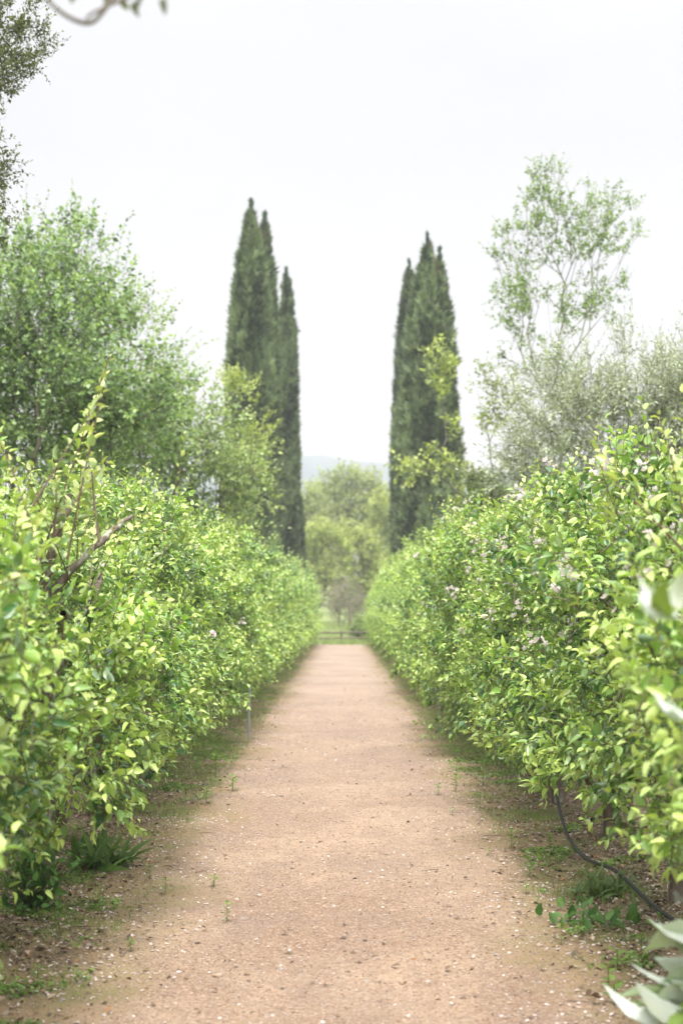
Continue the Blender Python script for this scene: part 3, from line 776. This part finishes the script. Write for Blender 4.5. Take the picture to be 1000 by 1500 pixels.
tree('spring_shrub', 64, (-1.7, 95), [blob(470, 805, 95, 38, 42, 1.8), blob(460, 855, 95, 38, 34, 1.6), blob(490, 840, 95, 22, 22, 1.2)],
     170, 'soft yellow-green shrub left of the grey-pink bushes at the path end', 'shrub', PAL_Y, M_TREE, TINY, per=7, L=(.4, .9), nl=9, size=.22, thr=-1.0, r0=.015, freq=.2, step=.8, trunk_h=.8, rmax=.2, group='shrubs beyond the lawn')
tree('spring_shrub', 65, (1.8, 98), [blob(538, 825, 98, 32, 50, 1.7), blob(515, 795, 98, 30, 28, 1.5), blob(530, 865, 98, 34, 24, 1.5)],
     170, 'soft yellow-green shrub right of the grey-pink bushes at the path end', 'shrub', PAL_Y, M_TREE, TINY, per=7, L=(.4, .9), nl=9, size=.22, thr=-1.0, r0=.015, freq=.2, step=.8, trunk_h=.8, rmax=.2, group='shrubs beyond the lawn')
PAL_PK = ((.40, .34, .31), (.30, .27, .23), (.20, .19, .15))
tree('twiggy_shrub', 66, (.0, 84), [blob(500, 880, 84, 30, 24, 1.3), blob(520, 890, 84, 20, 14, .9)],
     90, 'grey-pink twiggy bush standing on the lawn straight ahead of the path', 'shrub', PAL_PK, M_TREE, NARROW, per=8, L=(.4, .9), nl=8, size=.16, thr=-1.2, r0=.006, step=.5, trunk_h=.2, rmax=.05, group='twiggy bushes')
tree('twiggy_shrub', 67, (-.2, 100), [blob(503, 815, 100, 20, 16, 1.2)],
     50, 'smaller grey-mauve bush above and behind the nearer pink one', 'shrub', PAL_PK, M_TREE, NARROW, per=8, L=(.4, .9), nl=8, size=.18, thr=-1.2, r0=.008, step=.5, trunk_h=1, rmax=.08, group='twiggy bushes')
tree('low_bush', 68, (1.35, 63), [blob(535, 922, 63, 20, 20, .6)],
     60, 'low rounded green bush at the right corner where the path ends', 'shrub', PAL_G, M_TREE, TINY, per=7, L=(.2, .45), nl=9, size=.12, thr=-1.2, r0=.008, step=.3, trunk_h=.2, rmax=.05)
# woodland closing the view to the sides
rng = np.random.default_rng(77)
side_spots = [(-14, 100, 9), (-24, 115, 11), (-11, 135, 8), (-36, 120, 12), (12, 120, 9), (22, 110, 8), (34, 125, 11), (9, 145, 7), (-2, 165, 6)]
protos = []
for k, (sx, sy, sh) in enumerate(side_spots):
    nm = ['leftmost', 'second from the left', 'third from the left', 'fourth', 'fifth', 'sixth', 'seventh', 'eighth', 'ninth'][k]
    g = float(H(sx, sy)); lab = f'far woodland tree beyond the lawn, {nm} of its belt'
    if k < 3:
        t = tree('woodland_tree', 80 + k, (sx, sy), [(sx, sy, g + sh * .6, sh * .38, sh * .38, sh * .38), (sx + 2, sy, g + sh * .45, sh * .3, sh * .3, sh * .3)], 160, lab, 'tree', PAL_G if k % 2 else PAL_P, M_TREE, TINY,
                 per=7, L=(.6, 1.3), nl=9, size=.3, thr=-1.0, r0=.025, freq=.12, step=1.2, trunk_h=sh * .25, rmax=.4)
        protos.append((t, sh))
    else:
        p, ph = protos[k % 3]; t = copy_tree(p); t.location = (sx, sy, g); t.rotation_euler = (0, 0, k * 1.3); s = sh / ph; t.scale = (s, s, s); t['label'] = lab
    t['group'] = 'woodland belt beyond the lawn'

# ------------------------------------------------------------------ rail fence at the path end
def box(acc, c, s, col=(1, 1, 1), rot=0.0, jit=0, rng=None):
    c = np.array(c, float); s = np.array(s, float) / 2
    v = np.array([[x, y, z] for x in (-1, 1) for y in (-1, 1) for z in (-1, 1)], float) * s
    if jit: v = v + rng.normal(0, jit, v.shape)
    ca, sa = math.cos(rot), math.sin(rot); v = v @ np.array([[ca, sa, 0], [-sa, ca, 0], [0, 0, 1]]) + c
    acc.add(v, [np.array([[0, 1, 3, 2], [4, 6, 7, 5], [0, 4, 5, 1], [2, 3, 7, 6], [0, 2, 6, 4], [1, 5, 7, 3]])], col)
fr = empty('rail_fence', (0, 61, float(H(0, 61))))
rng = np.random.default_rng(5)
for k in range(7):
    a = Acc(); px_ = -4.5 + 1.5 * k
    tubes(a, np.array([[[px_, 0, -.2], [px_ + .01, 0, .25], [px_, .01, .52]]]), np.array([[.05, .047, .043]]), 8)
    a.add(np.array([[px_ + .043 * math.cos(q), .01 + .043 * math.sin(q), .52] for q in np.arange(8) * math.pi / 4]), [np.array([[0, 1, 2, 3], [0, 3, 4, 7], [4, 5, 6, 7]])])
    a.build('post', M_WOOD, fr, smooth=False)
for zz in (.20, .44):
    a = Acc()
    xx = np.linspace(-4.7, 4.7, 16); tubes(a, np.stack([xx, np.full(16, -.06), zz + rng.normal(0, .008, 16)], 1)[None], np.full((1, 16), .048), 6); a.build('rail', M_WOOD, fr)
tag(fr, 'low weathered wooden rail fence across the far end of the path', 'fence')
a = Acc(); p = W(512, 880, 66); tubes(a, np.array([[[0, 0, -.2], [0, 0, 1.0], [.01, 0, 1.75]]]), np.array([[.07, .06, .055]]), 8)
o = a.build('wooden_post', M_WOOD); o.location = (p[0], 66, float(H(p[0], 66))); tag(o, 'slim upright weathered post standing behind the rail fence', 'post')

# ------------------------------------------------------------------ irrigation pipes, stake
def plastic(name, c, rough=.45):
    m, n = mat(name); L = n.links.new
    tcn = N(n, 'ShaderNodeTexCoord'); no = N(n, 'ShaderNodeTexNoise', ins={'Scale': 12.0, 'Detail': 4.0}); L(tcn.outputs['Object'], no.inputs['Vector'])
    x = N(n, 'ShaderNodeMix', data_type='RGBA'); x.inputs[6].default_value = (*c, 1); x.inputs[7].default_value = (*(min(1, q * 1.5 + .01) for q in c), 1); L(no.outputs['Fac'], x.inputs[0])
    b = N(n, 'ShaderNodeBsdfPrincipled', ins={'Roughness': rough}); L(x.outputs[2], b.inputs['Base Color'])
    o = N(n, 'ShaderNodeOutputMaterial'); L(b.outputs[0], o.inputs[0]); return m
M_PIPE = plastic('black_poly_pipe', (.012, .012, .013), .6); M_GREY = plastic('grey_pipe', (.22, .24, .27), .35)
def gp(x, y, z=0): return (x, y, float(H(x, y)) + z)
a = Acc()
pp = spline([gp(1.62, 5.2, .03), gp(1.56, 6.4, .03), gp(1.50, 7.0, .06), gp(1.46, 7.7, .10), gp(1.42, 8.4, .05), gp(1.40, 9.0, .10), gp(1.40, 9.5, .34), gp(1.46, 10.2, .46), gp(1.5, 14, .42), gp(1.5, 25, .42), gp(1.5, 56, .42)], 10)
tubes(a, pp[None], np.full((1, len(pp)), .0105), 8); o = a.build('irrigation_pipe', M_PIPE)
tag(o, 'black irrigation pipe lying along the foot of the right hedge', 'pipe', 'irrigation pipes')
a = Acc()
pp = spline([gp(-1.62, 4.0, .30), gp(-1.60, 6.2, .36), (*W(3, 1225, 6.6)[:2], W(3, 1225, 6.6)[2]), tuple(W(28, 1190, 6.95)), gp(-1.5, 9, .5), tuple(W(232, 1117, 11.6)), tuple(W(283, 1078, 13.8)), gp(-1.5, 17, .38), gp(-1.5, 30, .42), gp(-1.5, 56, .42)], 10)
tubes(a, pp[None], np.full((1, len(pp)), .012), 8); o = a.build('irrigation_pipe', M_GREY)
tag(o, 'grey irrigation pipe slung low along the left hedge trunks', 'pipe', 'irrigation pipes')
a = Acc(); tubes(a, np.array([[[0, 0, -.1], [.005, 0, .3], [.02, 0, .62]]]), np.array([[.014, .013, .012]]), 6)
o = a.build('support_stake', M_GREY); q = W(364, 1075, 16.5); o.location = gp(q[0], 16.5); tag(o, 'thin grey stake at the foot of the left hedge beside the path', 'stake')
# row posts that carry the training wires
for side in (-1, 1):
    for k, y in enumerate((11.2, 18.8, 28.3, 39.7)):
        a = Acc(); tubes(a, np.array([[[0, 0, -.2], [0, .01, .9], [0.01, 0, 1.9]]]), np.array([[.052, .05, .047]]), 8)
        o = a.build('trellis_post', M_WOOD); o.location = gp(side * 1.66, y + .05)
        tag(o, f"weathered wooden trellis post inside the {'left' if side < 0 else 'right'} hedge, {['nearest', 'second nearest', 'third nearest', 'farthest'][k]} of that row", 'post', 'trellis posts')

# ------------------------------------------------------------------ foreground shrub with woolly silver leaves
rng = np.random.default_rng(8)
sh = empty('silver_leaved_shrub', gp(1.02, 3.0))
base = np.array(gp(1.02, 3.0))
BIG = [leaf_template(.46, .35, .14, .3, .08), leaf_template(.42, .55, .18, -.3, .08), leaf_template(.5, .2, .2, .6, .08)]
lv = Acc(); st = Acc()
clus = [(W(1003, 1372, 3.9), 5), (W(1000, 1430, 3.9), 6), (W(1000, 1485, 3.8), 9), (W(965, 1500, 3.8), 5), (W(990, 905, 2.7), 4), (W(1012, 1050, 2.7), 3), (W(1075, 980, 3.), 5), (W(1075, 1250, 3.), 5)]
main = np.array([(0, 0, -.05), (-.02, .02, .4), (.02, -.02, .9), (0, .03, 1.4), (-.02, 0, 1.8)])
nodes, paths, cnt = grow(main, np.array([c - base for c, _ in clus]), .12, rng, lift=.05)
skeleton_mesh(st, nodes, paths, cnt, .0028, .5, (.20, .17, .12), 7)
for c, k in clus:
    k = k + 1
    ph = np.arange(k) * 2.4 + rng.uniform(0, 6)
    D = np.stack([-.75 + .75 * np.cos(ph), .6 * np.sin(ph), rng.uniform(-.1, .7, k)], 1)
    if c[2] < .9: D = np.stack([-np.ones(k), rng.normal(0, .35, k), rng.uniform(-.25, .35, k)], 1)
    P = np.repeat((c - base)[None], k, 0) + rng.normal(0, .008, (k, 3))
    if c[2] < .9: P = P + np.array((.07, 0, 0)) + rng.normal(0, .02, (k, 3))
    upv = np.stack([-.5 * np.ones(k), .3 * np.ones(k), np.where(rng.random(k) < .5, 1., -.8)], 1)
    if c[2] > 1.2: upv[:, 2] = -1
    F = frames(D, upv, rng, .35)
    ch = rng.integers(0, 3, k)
    for i in range(3):
        lv.inst(BIG[i], P[ch == i], F[ch == i], rng.uniform(.07, .11, (ch == i).sum()) * (2.0 if c[2] < .9 else 1), np.array((.20, .30, .06)))
lv.build('crown', M_SILVER, sh); st.build('stems', M_TWIG, sh)
tag(sh, 'close blurred shrub with white woolly leaves at the right edge', 'shrub')

# overhanging bare twig, very near the camera at the top
a = Acc(); lv = Acc()
tw = [W(40, -60, 2.6), W(75, 5, 2.6), W(128, 34, 2.6), W(160, 5, 2.62), W(190, -40, 2.65), W(215, -120, 2.7)]
pp = spline(tw, 8); tubes(a, pp[None], np.linspace(.0035, .006, len(pp))[None], 6)
pp = spline([W(128, 34, 2.6), W(135, 20, 2.6), W(200, -10, 2.6), W(250, -40, 2.65), W(215, -120, 2.7)], 8); tubes(a, pp[None], np.linspace(.002, .005, len(pp))[None], 6)
pp = spline([W(250, -40, 2.65), W(320, -260, 2.9), (-.9, 2.9, 3.6), (-2.0, 2.6, 3.9), (-3.2, 2.6, 3.2), (-3.6, 2.6, 1.5), (-3.6, 2.6, -.1)], 10); tubes(a, pp[None], np.linspace(.006, .045, len(pp))[None], 9)
root = empty('overhanging_tree', (0, 0, 0))
a.build('branches', M_GBARK, root)
P = np.array([W(x, y, 2.62) for x, y in ((175, -8), (195, -2), (212, -10), (236, -6), (160, -14), (100, -20), (60, -25))])
D = np.stack([rng.normal(.2, .5, 7), rng.normal(0, .3, 7), -np.ones(7)], 1)
lv.inst(LEAVES[1], P, frames(D, np.array((0, -1., .3)), rng, .3), .035, np.array((.12, .13, .09)))
lv.build('crown', M_TREE, root)
tag(root, 'blurred bare twig hanging into the top of the sky at upper left', 'tree')

# ------------------------------------------------------------------ ground scatter
rng = np.random.default_rng(9)
def scatter_y(m, y0=4.5, y1=45):            # denser close by, in step with how it shows
    return y0 * (y1 / y0) ** rng.random(m)
def ground_frames(m, tilt=.25):
    th = rng.uniform(0, 6.28, m)
    return frames(np.stack([np.cos(th), np.sin(th), rng.normal(0, tilt, m)], 1), np.array((0, 0, 1.)), rng, tilt)
def on_ground(x, y, z): return np.stack([x, y, H(x, y) + z], 1)
# fallen petals
m = 26000
y = scatter_y(m); s_ = np.where(rng.random(m) < .5, -1, 1)
pn = SinN(91, .8)
x = s_ * np.abs(rng.normal(1.32, .34, m)); k = rng.random(m) < .12; x[k] = rng.uniform(-1.1, 1.1, k.sum())
keep = pn(np.stack([x, y, x * 0], 1)) > rng.uniform(-1, .9, m); x, y = x[keep], y[keep]; m = len(x)
a = Acc(); PP = (np.array([[0, 0, 0], [.38, .45, .12], [.22, 1, .05], [-.22, 1, .05], [-.38, .45, .12]]), [np.array([[0, 1, 4], [1, 2, 3]]), np.array([[1, 3, 4, 4]])[:0]])
PP = (PP[0], [np.array([[0, 1, 4]]), np.array([[1, 2, 3, 4]])])
cc = np.where(rng.random((m, 1)) < .7, np.array([[.72, .62, .60]]), np.array([[.48, .36, .28]])) * rng.uniform(.7, 1.1, (m, 1))
a.inst(PP, on_ground(x, y, .008), ground_frames(m), rng.uniform(.009, .021, m), cc)
tag(a.build('fallen_petals', M_PETAL), 'scattered pale pink and white fallen petals over path and soil', 'petals', kind='stuff')
# dry leaf litter
m = 42000
y = scatter_y(m); x = np.where(rng.random(m) < .5, -1, 1) * np.abs(rng.normal(1.62, .30, m))
k = rng.random(m) < .02; x[k] = rng.uniform(-1., 1., k.sum())
pn = SinN(92, .6); keep = pn(np.stack([x, y, x * 0], 1)) > rng.uniform(-1.6, .5, m); x, y = x[keep], y[keep]; m = len(x)
a = Acc(); pal = np.array([(.17, .11, .07), (.26, .18, .12), (.09, .06, .045), (.38, .28, .20), (.33, .15, .06), (.42, .37, .31)])
cc = pal[rng.choice(6, m, p=[.3, .25, .2, .12, .04, .09])] * rng.uniform(.7, 1.2, (m, 1))
a.inst(small_leaf(.55, .2), on_ground(x, y, .01), ground_frames(m, .4), rng.uniform(.015, .045, m), cc)
tag(a.build('leaf_litter', M_LITTER), 'brown dry leaf litter lying under both hedges', 'litter', kind='stuff')
# pebbles and crumbs on the path
oct_v = np.array([[1, 0, 0], [0, 1, 0], [-1, 0, 0], [0, -1, 0], [0, 0, .6], [0, 0, -.6]]); oct_f = [np.array([[0, 1, 4], [1, 2, 4], [2, 3, 4], [3, 0, 4], [1, 0, 5], [2, 1, 5], [3, 2, 5], [0, 3, 5]])]
m = 42000; y = scatter_y(m, 4.5, 24); x = rng.uniform(-1.35, 1.35, m)
a = Acc(); pal = np.array([(.33, .23, .165), (.24, .15, .10), (.15, .10, .08), (.42, .36, .32), (.30, .27, .26)])
sz = rng.uniform(.0018, .0056, m) * np.where(rng.random(m) < .02, 2.6, 1)
th = rng.uniform(0, 6.28, m)
a.inst((oct_v, oct_f), on_ground(x, y, .006), ground_frames(m, .2), sz, pal[rng.choice(5, m, p=[.35, .25, .18, .12, .10])])
tag(a.build('path_gravel', M_LITTER, smooth=False), 'tiny pebbles and grit scattered over the dirt path', 'gravel', kind='stuff')
# fallen twigs
m = 420; y = scatter_y(m, 4.5, 30); x = np.where(rng.random(m) < .5, -1, 1) * np.abs(rng.normal(1.5, .35, m)); x[:22] = rng.uniform(-1, 1, 22)
L_ = rng.uniform(.03, .16, m); th = rng.uniform(0, 6.28, m)
L_[:22] *= .45
d = np.stack([np.cos(th) * L_, np.sin(th) * L_], 1)
p0 = on_ground(x, y, .010); p1 = on_ground(x + d[:, 0] * .5 + rng.normal(0, .006, m), y + d[:, 1] * .5, .014); p2 = on_ground(x + d[:, 0], y + d[:, 1], .010)
a = Acc(); tubes(a, np.stack([p0, p1, p2], 1), np.tile(np.array([[.002, .0017, .001]]), (m, 1)), 4, (.11, .08, .06))
tag(a.build('fallen_twigs', M_LITTER), 'thin broken twigs strewn at the foot of the hedges', 'twigs', kind='stuff')
# thin grass and moss at the margins + turf beyond
blade = (np.array([[-.04, 0, 0], [.04, 0, 0], [.03, .5, .06], [-.03, .5, .06], [0, 1, .25]]), [np.array([[0, 1, 2, 3]]), ]); blade = (blade[0], [np.array([[0, 1, 2, 3]]), np.array([[3, 2, 4]])])
def grass(name, label, x, y, size, c1, c2, th_=.35):
    m = len(x); th = rng.uniform(0, 6.28, m)
    D = np.stack([np.cos(th) * .5, np.sin(th) * .5, rng.uniform(.5, 1.2, m)], 1)
    F = frames(D, np.stack([-np.cos(th), -np.sin(th), np.ones(m)], 1), rng, .2)
    c1, c2 = np.array(c1), np.array(c2); a = Acc()
    a.inst(blade, on_ground(x, y, -.002), F, size * rng.uniform(.5, 1.4, m), c1 + (c2 - c1) * rng.random((m, 1)))
    tag(a.build(name, M_TREE), label, 'grass', kind='stuff')
m = 260000; y = scatter_y(m, 5, 60); x = np.where(rng.random(m) < .5, -1, 1) * rng.normal(1.5, .28, m)
pn = SinN(93, .7); pn2 = SinN(94, 3); Q = np.stack([x, y, x * 0], 1)
keep = (pn(Q) + .7 * pn2(Q) > rng.uniform(.1, 1.5, m) - 1.2 * smooth(9, 17, y)) & (np.abs(x) > 1.0); x, y = x[keep], y[keep]
grass('margin_grass', 'thin low green grass along both edges of the path', x, y, .038, (.15, .22, .06), (.30, .34, .12))
m = 45000; y = rng.uniform(5, 60, m); x = np.where(rng.random(m) < .5, -1, 1) * rng.uniform(2.2, 6, m)
grass('turf_grass', 'green turf on the outer side of both hedge rows', x, y, .14, (.09, .15, .035), (.2, .25, .08))
m = 30000; y = 58 + 40 * rng.random(m) ** 1.5; x = rng.uniform(-7, 7, m)
grass('lawn_grass', 'green lawn spreading beyond the end of the path', x, y, .22, (.22, .29, .10), (.38, .43, .19))

# creeping small-leaved weeds in mats along the margins
m = 120000; y = scatter_y(m, 5.2, 45); x = np.where(rng.random(m) < .5, -1, 1) * rng.normal(1.42, .20, m)
pn = SinN(95, .55); pn2 = SinN(96, 2.2); Q = np.stack([x, y, x * 0], 1)
keep = (pn(Q) + .9 * pn2(Q) > rng.uniform(.75, 1.6, m) - .4 * smooth(9, 17, y)) & (np.abs(x) > 1.02); x, y = x[keep], y[keep]; m = len(x)
a = Acc(); th = rng.uniform(0, 6.28, m); D = np.stack([np.cos(th), np.sin(th), rng.uniform(.1, 1.0, m)], 1)
c1, c2 = np.array((.10, .20, .035)), np.array((.26, .38, .09))
a.inst(small_leaf(.6, .2), on_ground(x, y, .004), frames(D, np.array((0, 0, 1.)), rng, .3), rng.uniform(.014, .038, m), c1 + (c2 - c1) * rng.random((m, 1)))
tag(a.build('creeping_weeds', M_TREE), 'low mats of small-leaved green weeds along the path margins', 'weeds', kind='stuff')

# seedlings and weeds one can count
def seedling(seed, n=7, size=.035, h=.06):
    r = np.random.default_rng(seed); a = Acc(); s = Acc()
    t = np.linspace(.15, 1, n); ph = np.arange(n) * 2.4
    P = np.stack([t * 0, t * 0, t * h], 1); D = np.stack([np.cos(ph), np.sin(ph), .25 + t * .8], 1)
    a.inst(LEAVES[0], P, frames(D, np.array((0, 0, 1.)), r, .2), size * r.uniform(.7, 1.2, n), np.array((.17, .27, .05)))
    tubes(a, np.array([[[0, 0, -.01], [0, 0, h * .5], [0, 0, h]]]), np.array([[.0018, .0015, .001]]), 4, (.15, .2, .06))
    return a.build('seedling', M_TREE)
spots = [(317, 1300, .9), (247, 1312, .7), (336, 1352, .8), (441, 1275, .0), (198, 1395, .6), (224, 1290, .7), (640, 1165, .8), (665, 1160, .7), (705, 1150, .9), (745, 1245, 1.0), (770, 1285, .8), (782, 1325, .6),
         (712, 1255, .7), (765, 1310, .6), (895, 1420, 1.3), (882, 1445, 1.1), (930, 1412, .9), (890, 1475, 1.1), (660, 1195, .5), (800, 1245, 1.0), (318, 1140, 1.1), (343, 1160, .9), (305, 1178, .8), (290, 1135, 1.), (700, 1185, .6), (815, 1385, .6), (120, 1440, .6), (65, 1445, .7), (150, 1330, .6)]
spots = sorted([s for s in spots if s[2] > 0], key=lambda s: -s[1])
sproto = [seedling(1), seedling(2, 5, .03, .05), seedling(3, 9, .032, .09)]
cl, crr = 0, 0
for k, (px, py, sc) in enumerate(spots):
    ang = math.atan((py - 750) / 2083.3) - RAD(PITCH); Y = CAM_Z / math.tan(ang); X = (px - 500) / 2083.3 * Y / math.cos(RAD(PITCH))
    o = sproto[k] if k < 3 else sproto[k % 3].copy()
    if k >= 3: COL.objects.link(o)
    sc *= 2.0 if py < 1210 else 1.25
    o.location = gp(X, Y, .004); o.scale = (sc * 1.2, sc * 1.2, sc); o.rotation_euler = (0, 0, k * 2.1)
    if X < 0: idx = cl; cl += 1
    else: idx = crr; crr += 1
    tag(o, f"tiny green seedling on the {'left' if X < 0 else 'right'} margin of the path, {ORD[idx]} from the viewer", 'weed', 'seedlings on the path margins')

def rosette(name, px, py, n, size, tm, pal, label, h=.12, cat='weed', Y=None, wide=1.0, seed=1):
    r = np.random.default_rng(seed)
    ang = math.atan((py - 750) / 2083.3) - RAD(PITCH); Y = CAM_Z / math.tan(ang); X = (px - 500) / 2083.3 * Y
    a = Acc(); th = r.uniform(0, 6.28, n); el_ = r.uniform(.15, 1.5, n)
    P = np.stack([r.normal(0, .05 * wide, n), r.normal(0, .05 * wide, n), r.uniform(0, h, n)], 1)
    D = np.stack([np.cos(th) * np.cos(el_), np.sin(th) * np.cos(el_), np.sin(el_)], 1)
    c1, c2 = np.array(pal[0]), np.array(pal[1])
    a.inst(tm, P, frames(D, np.array((0, -.3, 1.)), r, .3), size * r.uniform(.6, 1.15, n), c1 + (c2 - c1) * r.random((n, 1)))
    tubes(a, np.stack([P * 0 + np.array((0, 0, -.01)), P * .5, P], 1), np.full((n, 3), .0012), 4, (.10, .16, .05))
    o = a.build(name, M_TREE); o.location = gp(X, Y, 0.0); tag(o, label, cat); return o
STRAP = leaf_template(.17, .5, .05, 0, .05)
rosette('dock_plant', 150, 1278, 85, .21, STRAP, ((.06, .13, .02), (.13, .22, .05)), 'dark green clump of strap-shaped leaves beside the path on the left', .04, seed=3, wide=1.6)
rosette('nettle_clump', 58, 1345, 260, .060, LEAVES[0], ((.04, .13, .025), (.12, .26, .05)), 'dark green broad-leaved clump at the foot of the leaning left trunk', .30, seed=4, wide=1.7)
rosette('broadleaf_weed', 870, 1352, 55, .075, LEAVES[2], ((.05, .13, .02), (.12, .24, .05)), 'low spreading green weed beside the black pipe on the right', .04, seed=5, wide=3)
rosette('grass_tuft', 885, 1312, 120, .13, STRAP, ((.07, .13, .03), (.16, .22, .07)), 'small grass tuft just left of the black pipe on the right', .01, seed=6, wide=1.5)

# ------------------------------------------------------------------ haze
HAZE = True
if HAZE:
    m, n = mat('haze'); L = n.links.new
    v = N(n, 'ShaderNodeVolumePrincipled'); v.inputs['Color'].default_value = (.94, .95, .98, 1); v.inputs['Density'].default_value = .0010
    v.inputs['Anisotropy'].default_value = 0.0
    o = N(n, 'ShaderNodeOutputMaterial'); L(v.outputs[0], o.inputs['Volume'])
    a = Acc(); box(a, (0, 550, 55), (1840, 1740, 114)); hz = a.build('haze', m, smooth=False); tag(hz, kind='stuff')
